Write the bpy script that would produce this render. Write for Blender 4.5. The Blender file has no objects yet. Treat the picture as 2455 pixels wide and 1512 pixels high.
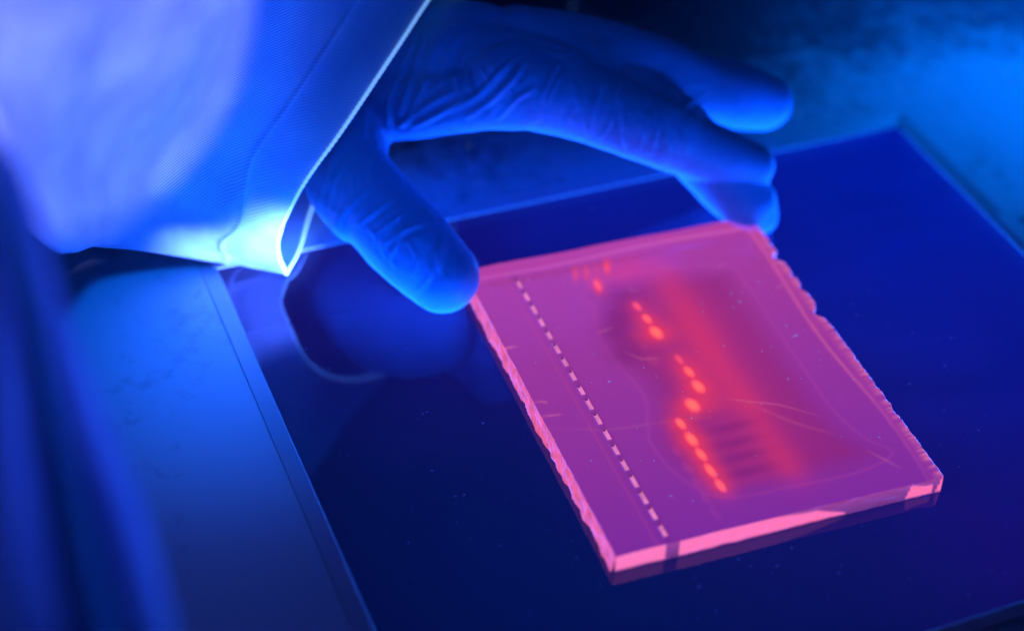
import bpy, bmesh, math, random
import numpy as np
from mathutils import Vector, Matrix, noise
from mathutils.bvhtree import BVHTree

random.seed(7)
S = bpy.context.scene
COL = S.collection

# ------------------------------------------------------------ camera
RX = np.array([0.92445077, 0.21308358, -0.31620589])
RY = np.array([-0.37863281, 0.61093831, -0.69526368])
RZ = np.array([0.04503302, 0.76246296, 0.64546283])
RW = np.stack([RX, RY, RZ])                       # world = RW @ camera
CAM = np.array([-0.08531661, -0.40658324, 0.33110981])
FPX, PX, PY = 4115.0, 1227.5, 756.0

cam = bpy.data.cameras.new('camera')
cam.sensor_width = 36.0
cam.lens = FPX / 2455.0 * 36.0
cam.clip_start, cam.clip_end = 0.01, 50.0
cam.dof.use_dof = True
cam.dof.focus_distance = 0.474
cam.dof.aperture_fstop = 4.0
cam.dof.aperture_blades = 9
camo = bpy.data.objects.new('camera', cam)
COL.objects.link(camo)
M = Matrix([list(RW[0]) + [CAM[0]], list(RW[1]) + [CAM[1]], list(RW[2]) + [CAM[2]], [0, 0, 0, 1]])
camo.matrix_world = M
S.camera = camo


def ray(x, y):
    return RW @ np.array([x - PX, -(y - PY), -FPX])


def pt(x, y, z=0.0):
    """point of the place seen at (x, y) whose height above the glass is z mm"""
    r = ray(x, y)
    return CAM + r * ((z * 0.001 - CAM[2]) / r[2])


# ------------------------------------------------------------ world and view
w = bpy.data.worlds.new('World')
S.world = w
w.use_nodes = True
bg = w.node_tree.nodes['Background']
bg.inputs[0].default_value = (0.02, 0.10, 1.0, 1)
bg.inputs[1].default_value = 0.035
S.view_settings.view_transform = 'Standard'
S.view_settings.look = 'None'
S.view_settings.exposure = 0.0
S.view_settings.gamma = 1.0
S.cycles.max_bounces = 8
S.cycles.transparent_max_bounces = 12
S.cycles.sample_clamp_indirect = 10.0
S.cycles.use_denoising = True

# ------------------------------------------------------------ lamps
def area(name, loc, target, sx, sy, energy, col, spread=180):
    l = bpy.data.lights.new(name, 'AREA')
    l.shape = 'RECTANGLE'
    l.size, l.size_y, l.energy, l.color = sx, sy, energy, col
    l.spread = math.radians(spread)
    o = bpy.data.objects.new(name, l)
    COL.objects.link(o)
    o.location = loc
    d = Vector(target) - Vector(loc)
    o.rotation_euler = d.to_track_quat('-Z', 'Y').to_euler()
    return o


def spot(name, loc, target, energy, col, cone, blend=0.3, radius=0.01):
    l = bpy.data.lights.new(name, 'SPOT')
    l.energy, l.color = energy, col
    l.spot_size, l.spot_blend, l.shadow_soft_size = math.radians(cone), blend, radius
    o = bpy.data.objects.new(name, l)
    COL.objects.link(o)
    o.location = loc
    d = Vector(target) - Vector(loc)
    o.rotation_euler = d.to_track_quat('-Z', 'Y').to_euler()
    return o


# tubes in the box below the filter glass
area('uv_lamp', (0.1215, -0.0985, -0.006), (0.1215, -0.0985, 1), 0.235, 0.19, 2.8, (0.006, 0.12, 1.0), 172)
# added violet fill that tints the left of the sleeve lavender
spot('violet_fill', tuple(CAM + np.array([0.03, 0.0, 0.06])), tuple(pt(-40, -110, 130)), 33, (0.27, 0.30, 1.0), 17.0, 0.16, 0.003)
spot('coat_fill', (0.16, -0.26, 0.34), tuple(pt(60, 880, 135)), 5, (0.03, 0.09, 1.0), 34, 1.0, 0.02)  # added blue fill that brightens the coat front
# added blue fill from the front for the sleeve
spot('sleeve_fill', (0.26, -0.60, 0.30), tuple(pt(560, 300, 60)), 6, (0.0, 0.10, 1.0), 19, 0.8, 0.03)
# added spot standing in for coat glow on the left of the deck
spot('deck_fill', (-0.02, -0.30, 0.42), tuple(pt(480, 775, 0)), 24.0, (0.0, 0.14, 1.0), 12.5, 1.0, 0.04)
# added soft blue fill from above on the back of the hand
spot('hand_fill', (0.16, -0.22, 0.55), tuple(pt(1480, 120, 55)), 5.5, (0.0, 0.17, 1.0), 16, 1.0, 0.08)
# added spot under the glass that makes the hot patch on the cuff
spot('cuff_fill', (0.045, -0.075, -0.02), tuple(pt(610, 612, 6)), 13, (0.08, 0.17, 1.0), 38, 1.0, 0.002)
# added unseen spot that brightens the far right of the deck
spot('far_deck_fill', (0.55, 0.10, 0.35), (0.355, 0.03, 0.0), 22, (0.0, 0.17, 1.0), 37, 0.9, 0.05)

# ------------------------------------------------------------ helpers
def mesh_obj(name, verts, faces, mat=None, parent=None, smooth=False):
    me = bpy.data.meshes.new(name)
    me.from_pydata([tuple(v) for v in verts], [], [tuple(f) for f in faces])
    me.update()
    if mat:
        me.materials.append(mat)
    if smooth:
        me.polygons.foreach_set('use_smooth', [True] * len(me.polygons))
    o = bpy.data.objects.new(name, me)
    COL.objects.link(o)
    if parent:
        o.parent = parent
    return o


def bm_obj(name, bm, mat=None, parent=None, smooth=False):
    me = bpy.data.meshes.new(name)
    bm.to_mesh(me)
    bm.free()
    if mat:
        me.materials.append(mat)
    if smooth:
        me.polygons.foreach_set('use_smooth', [True] * len(me.polygons))
    o = bpy.data.objects.new(name, me)
    COL.objects.link(o)
    if parent:
        o.parent = parent
    return o


def empty(name, loc, label, cat, rz=0.0, group=None):
    o = bpy.data.objects.new(name, None)
    COL.objects.link(o)
    o.location = loc
    o.rotation_euler = (0, 0, rz)
    o.empty_display_size = 0.01
    o['label'] = label
    o['category'] = cat
    if group:
        o['group'] = group
    return o


def bm_box(bm, x0, x1, y0, y1, z0, z1, bev=0.0):
    r = bmesh.ops.create_cube(bm, size=1.0)
    vs = r['verts']
    bmesh.ops.scale(bm, vec=(x1 - x0, y1 - y0, z1 - z0), verts=vs)
    bmesh.ops.translate(bm, vec=((x0 + x1) / 2, (y0 + y1) / 2, (z0 + z1) / 2), verts=vs)
    if bev:
        es = list({e for v in vs for e in v.link_edges})
        bmesh.ops.bevel(bm, geom=es, offset=bev, segments=3, affect='EDGES', profile=0.5)


def catmull(P, n):
    """P (k,3) -> n samples along a Catmull-Rom curve"""
    P = np.asarray(P, float)
    k = len(P)
    A = np.vstack([2 * P[0] - P[1], P, 2 * P[-1] - P[-2]])
    t = np.linspace(0, k - 1 - 1e-9, n)
    i = t.astype(int)
    u = (t - i)[:, None]
    p0, p1, p2, p3 = A[i], A[i + 1], A[i + 2], A[i + 3]
    return 0.5 * (2 * p1 + (p2 - p0) * u + (2 * p0 - 5 * p1 + 4 * p2 - p3) * u ** 2 + (3 * p1 - p0 - 3 * p2 + p3) * u ** 3)


def tube(name, pts, r, mat, parent=None, seg=8, closed_r=None):
    pts = np.asarray(pts)
    n = len(pts)
    T = np.gradient(pts, axis=0)
    T /= np.linalg.norm(T, axis=1)[:, None] + 1e-12
    V, F = [], []
    ref = np.array([0.3, 0.2, 0.93])
    for i in range(n):
        a = np.cross(T[i], ref); a /= np.linalg.norm(a)
        b = np.cross(T[i], a)
        rr = r[i] if hasattr(r, '__len__') else r
        for s in range(seg):
            an = 2 * math.pi * s / seg
            V.append(pts[i] + rr * (math.cos(an) * a + math.sin(an) * b))
    for i in range(n - 1):
        for s in range(seg):
            s2 = (s + 1) % seg
            F.append((i * seg + s, i * seg + s2, (i + 1) * seg + s2, (i + 1) * seg + s))
    F.append(tuple(range(seg))[::-1])
    F.append(tuple((n - 1) * seg + s for s in range(seg)))
    return mesh_obj(name, V, F, mat, parent, True)


# ------------------------------------------------------------ materials
def new_mat(name):
    m = bpy.data.materials.new(name)
    m.use_nodes = True
    nt = m.node_tree
    nt.nodes.clear()
    out = nt.nodes.new('ShaderNodeOutputMaterial')
    return m, nt, out


def N(nt, t, **kw):
    n = nt.nodes.new('ShaderNode' + t)
    for k, v in kw.items():
        if k.startswith('i_'):
            n.inputs[k[2:].replace('_', ' ')].default_value = v
        else:
            setattr(n, k, v)
    return n


def principled(name, col, rough=0.5, metal=0.0, spec=0.5, noise_scale=None, col2=None, bump=0.0, bump_scale=200, coord='Object', ns_detail=6, lo=0.35, hi=0.7, em=None, sss=0):
    m, nt, out = new_mat(name)
    b = N(nt, 'BsdfPrincipled')
    b.inputs['Base Color'].default_value = (*col, 1)
    b.inputs['Roughness'].default_value = rough
    b.inputs['Metallic'].default_value = metal
    b.inputs['Specular IOR Level'].default_value = spec
    tc = N(nt, 'TexCoord')
    if noise_scale:
        nz = N(nt, 'TexNoise')
        nz.inputs['Scale'].default_value = noise_scale
        nz.inputs['Detail'].default_value = ns_detail
        nt.links.new(tc.outputs[coord], nz.inputs['Vector'])
        cr = N(nt, 'ValToRGB')
        cr.color_ramp.elements[0].position = lo
        cr.color_ramp.elements[1].position = hi
        cr.color_ramp.elements[0].color = (*col, 1)
        cr.color_ramp.elements[1].color = (*(col2 or col), 1)
        nt.links.new(nz.outputs['Fac'], cr.inputs[0])
        nt.links.new(cr.outputs[0], b.inputs['Base Color'])
    if bump:
        n2 = N(nt, 'TexNoise')
        n2.inputs['Scale'].default_value = bump_scale
        n2.inputs['Detail'].default_value = 5
        nt.links.new(tc.outputs[coord], n2.inputs['Vector'])
        bp = N(nt, 'Bump')
        bp.inputs['Strength'].default_value = bump
        bp.inputs['Distance'].default_value = 0.0005
        nt.links.new(n2.outputs['Fac'], bp.inputs['Height'])
        nt.links.new(bp.outputs[0], b.inputs['Normal'])
    nt.links.new(b.outputs[0], out.inputs[0])
    return m


# --- filter glass: dark, mirror-like, a little violet of the tubes leaks through
def make_glass():
    m, nt, out = new_mat('filter_glass')
    tc = N(nt, 'TexCoord')
    tr = N(nt, 'BsdfTransparent'); tr.inputs[0].default_value = (0.9, 0.9, 0.9, 1)
    gl = N(nt, 'BsdfGlossy'); gl.inputs['Roughness'].default_value = 0.015
    gl.inputs['Color'].default_value = (0.8, 0.85, 1, 1)
    # residual glow, with stray light at the far right painted in
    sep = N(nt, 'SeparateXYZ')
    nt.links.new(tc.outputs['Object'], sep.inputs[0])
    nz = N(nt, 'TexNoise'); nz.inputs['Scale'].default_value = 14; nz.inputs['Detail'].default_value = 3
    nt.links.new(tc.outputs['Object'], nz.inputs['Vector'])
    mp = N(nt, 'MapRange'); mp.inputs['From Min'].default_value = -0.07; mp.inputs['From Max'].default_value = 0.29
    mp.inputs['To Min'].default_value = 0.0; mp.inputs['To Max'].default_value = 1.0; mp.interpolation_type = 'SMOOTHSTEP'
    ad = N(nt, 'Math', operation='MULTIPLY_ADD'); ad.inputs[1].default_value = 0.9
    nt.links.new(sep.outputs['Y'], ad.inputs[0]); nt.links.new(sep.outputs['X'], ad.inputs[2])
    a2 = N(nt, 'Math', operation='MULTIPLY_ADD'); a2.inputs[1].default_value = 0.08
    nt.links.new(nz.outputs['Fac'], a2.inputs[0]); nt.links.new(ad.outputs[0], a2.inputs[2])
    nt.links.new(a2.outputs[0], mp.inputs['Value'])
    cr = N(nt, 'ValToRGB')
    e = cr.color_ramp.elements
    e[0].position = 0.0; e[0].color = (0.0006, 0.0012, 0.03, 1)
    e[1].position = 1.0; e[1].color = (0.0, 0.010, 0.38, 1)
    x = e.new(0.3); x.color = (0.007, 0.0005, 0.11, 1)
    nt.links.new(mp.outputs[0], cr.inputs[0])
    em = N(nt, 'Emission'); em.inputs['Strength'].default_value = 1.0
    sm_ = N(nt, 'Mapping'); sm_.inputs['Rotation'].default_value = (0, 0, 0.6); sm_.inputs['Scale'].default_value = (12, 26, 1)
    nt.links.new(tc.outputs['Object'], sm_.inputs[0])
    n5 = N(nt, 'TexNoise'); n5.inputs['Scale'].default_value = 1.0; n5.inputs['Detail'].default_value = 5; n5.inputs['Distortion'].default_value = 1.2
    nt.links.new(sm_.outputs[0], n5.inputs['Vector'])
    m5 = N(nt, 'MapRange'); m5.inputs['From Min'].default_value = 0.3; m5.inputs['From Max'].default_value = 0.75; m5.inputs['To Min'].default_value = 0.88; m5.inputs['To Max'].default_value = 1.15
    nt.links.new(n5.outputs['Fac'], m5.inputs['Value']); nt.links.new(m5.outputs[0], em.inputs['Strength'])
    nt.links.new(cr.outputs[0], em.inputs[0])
    add = N(nt, 'AddShader')
    nt.links.new(tr.outputs[0], add.inputs[0]); nt.links.new(em.outputs[0], add.inputs[1])
    fr = N(nt, 'Fresnel'); fr.inputs['IOR'].default_value = 1.62
    mix = N(nt, 'MixShader')
    nt.links.new(fr.outputs[0], mix.inputs[0]); nt.links.new(add.outputs[0], mix.inputs[1]); nt.links.new(gl.outputs[0], mix.inputs[2])
    nt.links.new(mix.outputs[0], out.inputs[0])
    return m


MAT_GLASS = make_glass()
MAT_INNER = principled('box_interior_black', (0.002, 0.002, 0.004), 0.9, spec=0.1)


def make_deck():
    m, nt, out = new_mat('painted_steel_deck')
    tc = N(nt, 'TexCoord')
    b = N(nt, 'BsdfPrincipled'); b.inputs['Roughness'].default_value = 0.42
    b.inputs['Specular IOR Level'].default_value = 0.6
    n1 = N(nt, 'TexNoise'); n1.inputs['Scale'].default_value = 150; n1.inputs['Detail'].default_value = 7; n1.inputs['Roughness'].default_value = 0.62
    n2 = N(nt, 'TexNoise'); n2.inputs['Scale'].default_value = 16; n2.inputs['Detail'].default_value = 4
    for n in (n1, n2):
        nt.links.new(tc.outputs['Object'], n.inputs['Vector'])
    # mottled, darker beyond the far side of the glass
    sep = N(nt, 'SeparateXYZ'); nt.links.new(tc.outputs['Object'], sep.inputs[0])
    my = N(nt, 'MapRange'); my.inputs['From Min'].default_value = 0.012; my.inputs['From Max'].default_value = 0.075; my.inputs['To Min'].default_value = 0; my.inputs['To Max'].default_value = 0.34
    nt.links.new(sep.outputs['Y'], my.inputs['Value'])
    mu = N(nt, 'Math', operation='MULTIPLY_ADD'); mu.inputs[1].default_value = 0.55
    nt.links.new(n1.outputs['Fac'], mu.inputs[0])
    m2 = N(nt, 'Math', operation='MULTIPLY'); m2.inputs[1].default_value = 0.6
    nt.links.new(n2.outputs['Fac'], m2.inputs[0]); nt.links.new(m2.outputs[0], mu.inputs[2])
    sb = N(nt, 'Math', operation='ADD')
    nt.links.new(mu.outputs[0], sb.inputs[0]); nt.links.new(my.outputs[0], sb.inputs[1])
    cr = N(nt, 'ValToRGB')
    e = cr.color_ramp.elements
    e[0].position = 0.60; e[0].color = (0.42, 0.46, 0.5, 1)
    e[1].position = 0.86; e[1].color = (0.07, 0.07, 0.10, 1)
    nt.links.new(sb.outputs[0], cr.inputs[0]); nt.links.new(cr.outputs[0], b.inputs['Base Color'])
    n3 = N(nt, 'TexNoise'); n3.inputs['Scale'].default_value = 900
    nt.links.new(tc.outputs['Object'], n3.inputs['Vector'])
    bp = N(nt, 'Bump'); bp.inputs['Strength'].default_value = 0.25; bp.inputs['Distance'].default_value = 0.0002
    nt.links.new(n3.outputs['Fac'], bp.inputs['Height']); nt.links.new(bp.outputs[0], b.inputs['Normal'])
    nt.links.new(b.outputs[0], out.inputs[0])
    return m


MAT_DECK = make_deck()
MAT_TRIM = principled('trim_strip', (0.32, 0.36, 0.4), 0.4, spec=0.4, bump=0.2, bump_scale=500)
MAT_BENCH = principled('bench_top', (0.10, 0.11, 0.14), 0.5, noise_scale=30, col2=(0.16, 0.17, 0.2))
MAT_LABEL = principled('label_film', (0.30, 0.42, 0.48), 0.4, noise_scale=80, col2=(0.34, 0.45, 0.5))
MAT_INK = principled('label_ink', (0.03, 0.04, 0.06), 0.5)

# ------------------------------------------------------------ transilluminator
GW, GD = 0.2428, 0.1968        # filter glass
bench = mesh_obj('bench', [(-2, -2, -0.09), (2, -2, -0.09), (2, 2, -0.09), (-2, 2, -0.09)], [(0, 1, 2, 3)], MAT_BENCH)
bench['kind'] = 'structure'

TI = empty('transilluminator', (0.12, -0.10, -0.09), 'ultraviolet light table with dark mirror-like filter glass set in a pale metal deck', 'light table')


def child(o, p=TI):
    o.parent = p
    o.matrix_parent_inverse = Matrix.Translation(-Vector(p.location))
    return o


def ring_plate(name, ox0, ox1, oy0, oy1, ix0, ix1, iy0, iy1, zt, zb, mat, bev=0.0008):
    V = []
    for z in (zt, zb):
        V += [(ox0, oy0, z), (ox1, oy0, z), (ox1, oy1, z), (ox0, oy1, z), (ix0, iy0, z), (ix1, iy0, z), (ix1, iy1, z), (ix0, iy1, z)]
    F = []
    for i in range(4):
        j = (i + 1) % 4
        F.append((i, j, 4 + j, 4 + i))
        F.append((8 + i, 8 + 4 + i, 8 + 4 + j, 8 + j))
        F.append((i, 8 + i, 8 + j, j))
        F.append((4 + i, 4 + j, 12 + j, 12 + i))
    return mesh_obj(name, V, F, mat)


TW = 0.0052                    # trim width
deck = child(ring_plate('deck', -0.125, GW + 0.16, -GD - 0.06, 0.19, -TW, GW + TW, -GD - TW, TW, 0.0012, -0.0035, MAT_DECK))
bv = deck.modifiers.new('bevel', 'BEVEL'); bv.width = 0.0003; bv.segments = 2
# housing side walls under the deck
bm = bmesh.new()
bm_box(bm, -0.121, -0.118, -GD - 0.056, 0.186, -0.088, -0.0035)
bm_box(bm, GW + 0.153, GW + 0.156, -GD - 0.056, 0.186, -0.088, -0.0035)
bm_box(bm, -0.118, GW + 0.153, -GD - 0.056, -GD - 0.053, -0.088, -0.0035)
bm_box(bm, -0.118, GW + 0.153, 0.183, 0.186, -0.088, -0.0035)
child(bm_obj('housing', bm, MAT_DECK))
# black tray that holds the tubes
bm = bmesh.new()
bm_box(bm, -0.004, GW + 0.004, -GD - 0.004, 0.004, -0.030, -0.028)
child(bm_obj('lamp_tray', bm, MAT_INNER))
# trim: four mitred strips sloping a little down to the glass
def trim(a, b, c, d):
    za, zi = 0.0016, 0.0004
    V = [(*a, za), (*b, za), (*c, zi), (*d, zi), (*a, -0.0002), (*b, -0.0002), (*c, -0.0002), (*d, -0.0002)]
    F = [(0, 1, 2, 3), (0, 4, 5, 1), (1, 5, 6, 2), (2, 6, 7, 3), (3, 7, 4, 0), (4, 7, 6, 5)]
    o = child(mesh_obj('trim_strip', V, F, MAT_TRIM))
    bv = o.modifiers.new('bevel', 'BEVEL'); bv.width = 0.00035; bv.segments = 2


block_ring = child(ring_plate('light_block_ring', -TW - 0.0001, GW + TW + 0.0001, -GD - TW - 0.0001, TW + 0.0001, 0.0002, GW - 0.0002, -GD + 0.0002, -0.0002, -0.0004, -0.0300, MAT_INNER))  # added black ring under the trim, keeps lamp light off the walls
g = 0.00015
o0, o1, p0, p1 = -TW, GW + TW, -GD - TW, TW
trim((o0 + g, p1), (o1 - g, p1), (GW - g, 0), (g, 0))
trim((o1, p0 + g), (o1, p1 - g), (GW, 0 - g), (GW, -GD + g)) if False else None
trim((o1, p1 - g), (o1, p0 + g), (GW, -GD + g), (GW, -g))
trim((o1 - g, p0), (o0 + g, p0), (g, -GD), (GW - g, -GD))
trim((o0, p0 + g), (o0, p1 - g), (0, -g), (0, -GD + g))
# the filter glass (3 mm thick, single optical surface on top)
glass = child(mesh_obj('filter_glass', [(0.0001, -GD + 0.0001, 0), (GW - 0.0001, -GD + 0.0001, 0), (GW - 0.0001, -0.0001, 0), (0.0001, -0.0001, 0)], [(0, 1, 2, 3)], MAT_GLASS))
# warning label
lx, ly = pt(2388, 517, 1.2)[:2]
bm = bmesh.new()
bm_box(bm, lx, lx + 0.055, ly - 0.105, ly, 0.0012, 0.00155, 0.0)
lab = child(bm_obj('warning_label', bm, MAT_LABEL))
cu = bpy.data.curves.new('text', 'FONT'); cu.body = 'EYE'; cu.size = 0.0088; cu.extrude = 0.00005
to = bpy.data.objects.new('text', cu); COL.objects.link(to)
dg = bpy.context.evaluated_depsgraph_get()
tme = bpy.data.meshes.new_from_object(to.evaluated_get(dg)); bpy.data.objects.remove(to)
tme.materials.clear(); tme.materials.append(MAT_INK)
txt = bpy.data.objects.new('lettering', tme); COL.objects.link(txt)
txt.parent = lab
txt.location = (lx + 0.0055, ly - 0.0035, 0.00163)
txt.rotation_euler = (0, 0, -math.pi / 2)

# ------------------------------------------------------------ gel
def lin(c):
    c = np.asarray(c, float) / 255.0
    return np.where(c <= 0.04045, c / 12.92, ((c + 0.055) / 1.055) ** 2.4)


GH = 6.0
cBL, cBR, cTL, cTR = pt(1478, 1330, GH), pt(2262, 1138, GH), pt(1112, 648, GH), pt(1800, 518, GH)
GEL = empty('agarose_gel', (0, 0, 0), 'glowing pink agarose gel slab with red bands, held by the gloved hand', 'gel')


def quad(u, v):
    """u across (left to right), v away: bilinear in the gel's own corners, in metres"""
    return (1 - u) * (1 - v) * cBL + u * (1 - v) * cBR + (1 - u) * v * cTL + u * v * cTR


def uv_of(x, y, z=GH):
    P = pt(x, y, z)
    u, v = 0.5, 0.5
    for _ in range(12):
        p = quad(u, v)
        du = (quad(u + 1e-4, v) - quad(u - 1e-4, v)) / 2e-4
        dv = (quad(u, v + 1e-4) - quad(u, v - 1e-4)) / 2e-4
        A = np.array([[du[0], dv[0]], [du[1], dv[1]]])
        s = np.linalg.solve(A, (P - p)[:2])
        u += s[0]; v += s[1]
    return u, v


LU = np.linalg.norm(cBR - cBL); LV = np.linalg.norm(cTL - cBL)
# wells, in slab coordinates
w0 = uv_of(1238, 668); w1 = uv_of(1597, 1283)
NW = 18
NU, NV = 190, 250
us = list(np.linspace(0, 1, NU + 1)); vs = list(np.linspace(0, 1, NV + 1))
wells = []
wl = 0.0046 / LV; wwid = 0.0012 / LU
for i in range(NW):
    t = (i + 0.35) / (NW - 0.3)
    wells.append((w0[0] + (w1[0] - w0[0]) * t, w0[1] + (w1[1] - w0[1]) * t))
uW = np.mean([a[0] for a in wells])
# columns for the wells: keep the row straight in u by warping the grid
slope = (w1[0] - w0[0]) / (w1[1] - w0[1])
ua, ub = uW - wwid / 2, uW + wwid / 2
us = [u for u in us if abs(u - ua) > 0.0022 and abs(u - ub) > 0.0022 and not (ua < u < ub)] + [ua, ub]
us = np.array(sorted(us))
vb = []
rw = random.Random(21)
wells = [(a, v + rw.uniform(-.0012, .0012), wl * rw.uniform(.84, 1.04)) for a, v in wells]
for (_, v, l_) in wells:
    vb += [v - l_ / 2, v + l_ / 2]
vs = [v for v in vs if min(abs(v - b) for b in vb) > 0.0015] + vb
vs = np.array(sorted(vs))


def warp(u, v):
    """shear the columns near the wells so that they follow the row of wells"""
    k = np.clip(1 - abs(u - uW) / 0.10, 0, 1)
    return u + slope * (v - np.mean([w0[1], w1[1]])) * k


def nz1(x, s=1.0, o=0.0):
    return noise.noise(Vector((x * s, o, 1.7)))


def dsoft(U, V, a, b, wu, wv, ang=0.0):
    du, dv = (U - a) * LU, (V - b) * LV
    c, s = math.cos(ang), math.sin(ang)
    x, y = c * du + s * dv, -s * du + c * dv
    return np.exp(-((x / wu) ** 2 + (y / wv) ** 2))


nu, nv = len(us), len(vs)
VV = np.zeros((nv, nu, 3)); UU = np.zeros((nv, nu, 2))
for j, v in enumerate(vs):
    for i, u in enumerate(us):
        uu = warp(u, v)
        # ragged outline at the left and right, wavy at the back
        rl = 0.004 * nz1(v, 9, 3.1) + 0.006 * nz1(v, 30, 6.1) * max(0, nz1(v, 7, 1.3) + .4) + 0.0022 * nz1(v, 85, 9.1)
        chip = max(0, nz1(v, 27, 5.5) + .35 * nz1(v, 61, 2.5) - 0.08) * (0.036 if v > 0.45 else 0.010)
        rr = -chip * 1.0 + 0.003 * nz1(v, 75, 2.2) * max(0.2, nz1(v, 6, 8.8) + .5)
        el = np.clip(1 - u / 0.05, 0, 1) ** 2; er = np.clip(1 - (1 - u) / 0.05, 0, 1) ** 2
        uu2 = uu + el * rl * 0.55 + er * rr
        eb = np.clip(1 - (1 - v) / 0.06, 0, 1) ** 2
        ef = np.clip(1 - v / 0.06, 0, 1) ** 2
        vv2 = v + eb * (0.004 * nz1(u, 7, 0.4) + 0.0015 * nz1(u, 70, 0.9)) + ef * 0.002 * nz1(u, 9, 7.4)
        # rounded far right corner
        cx, cy = 1 - 0.045, 1 - 0.034
        if u > cx and v > cy:
            a, b = (u - cx) / (1 - cx), (v - cy) / (1 - cy)
            m_ = max(a, b); h_ = math.hypot(a, b)
            s_ = m_ / h_ if h_ > 0 else 1
            uu2 = cx + (uu2 - cx) * (1 - (1 - s_) * m_); vv2 = cy + (vv2 - cy) * (1 - (1 - s_) * m_)
        p = quad(uu2, vv2)
        dR, dB, dL, dF = (1 - u) * LU * 1000, (1 - v) * LV * 1000, u * LU * 1000, v * LV * 1000
        dd = min(dR, dB) if min(dR, dB) > 0 else 0
        # meniscus: rim a little proud along the far and right edges, then a shallow dish
        z = GH + 0.55 * math.exp(-((dd - 1.2) / 2.2) ** 2) - 0.45 * math.exp(-((dd - 6.5) / 2.5) ** 2)
        z += 0.22 * nz1(u, 3, v * 4) + 0.04 * noise.noise(Vector((u * 30, v * 38, 4)))
        z -= 0.35 * max(0, 1 - dL / 0.6) ** 2 + 0.35 * max(0, 1 - dF / 0.6) ** 2 + 0.5 * max(0, 1 - min(dR, dB) / 0.8) ** 2
        # ragged right hand rim
        if dR < 5.5:
            z += (0.45 * nz1(v, 52, 12.0) + 0.30 * nz1(v, 110, u * 80)) * (1 - dR / 5.5)
        VV[j, i] = (p[0], p[1], z * 0.001)
        UU[j, i] = (uu, v)
U, V = UU[..., 0], UU[..., 1]
# dye in the slab: what glows and how strongly
base = np.zeros((nv, nu, 3))
c_left, c_mid, c_far, c_near = lin((128, 40, 150)), lin((140, 42, 148)), lin((180, 66, 154)), lin((124, 44, 158))
tt = np.clip(V, 0, 1)[..., None]
base = c_near * (1 - tt) + c_far * tt
base = base * 0.8 + 0.2 * (c_left * (1 - U[..., None]) + c_mid * U[..., None])
# pool of liquid in the middle: outline followed through points of the slab
pool_px = [(1400, 700), (1455, 672), (1560, 650), (1740, 640), (1795, 690), (1870, 800), (1940, 900), (2000, 985), (2075, 1050), (2140, 1085), (2060, 1130), (1900, 1165), (1740, 1192), (1640, 1150), (1560, 1060), (1545, 950), (1470, 860), (1432, 790), (1425, 730), (1405, 725)]
pool = np.array([uv_of(*q) for q in pool_px])
pool = catmull(np.vstack([pool, pool[:1]])[:, [0, 1, 1]], 160)[:, :2]
A = pool[:-1] * [LU, LV]; B = pool[1:] * [LU, LV]
X = np.stack([U * LU, V * LV], -1).reshape(-1, 2)
dist = np.full(len(X), 1e9); wind = np.zeros(len(X), bool)
for a, b in zip(A, B):
    ab = b - a
    t = np.clip(((X - a) @ ab) / (ab @ ab + 1e-15), 0, 1)
    dist = np.minimum(dist, np.linalg.norm(X - (a + t[:, None] * ab), axis=1))
    cr_ = (a[1] > X[:, 1]) != (b[1] > X[:, 1])
    with np.errstate(divide='ignore', invalid='ignore'):
        xi = (b[0] - a[0]) * (X[:, 1] - a[1]) / (b[1] - a[1]) + a[0]
    wind ^= cr_ & (X[:, 0] < xi)
sd = np.where(wind, dist, -dist).reshape(nv, nu) * 1000
inside = np.clip(sd / 9.0, 0, 1)[..., None]
base = base * (1 - 0.16 * inside) + 0.0
base = base * (1 - inside * 0.55) + inside * 0.55 * lin((150, 36, 112))
rimline = np.exp(-((sd) / 0.45) ** 2)[..., None] * 0.11
base = base + rimline * (lin((225, 80, 130)) - base)
VV[..., 2] += 0.00012 * np.clip(sd / 3.0, -1, 0)


# (x, y, half width across, half length along the row, brightness)
bands = [(1432, 684, 1.2, 3.2, .45), (1527, 735, 1.8, 3.0, .45), (1551, 765, 1.8, 2.8, .75), (1573, 798, 2.6, 3.6, 1.0),
         (1628, 862, 1.6, 3.0, .3), (1652, 892, 1.9, 3.0, .8), (1674, 927, 2.4, 3.4, .95), (1660, 972, 2.8, 3.4, 1.0), (1632, 1016, 1.8, 2.8, .9),
         (1658, 1054, 2.2, 3.4, 1.0), (1681, 1090, 1.8, 3.2, .85), (1703, 1128, 1.8, 3.4, .85), (1727, 1164, 1.8, 3.2, .7)]


def add_glow(px, py, wu, wv, col, k, ang=0.0):
    global base
    a, b = uv_of(px, py)
    g_ = (dsoft(U, V, a, b, wu * 0.001, wv * 0.001, ang) * k)[..., None]
    base = base + g_ * (np.asarray(col) - base)


red = lin((235, 56, 92)); redor = lin((255, 74, 62)); hot = lin((250, 60, 78))
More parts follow.
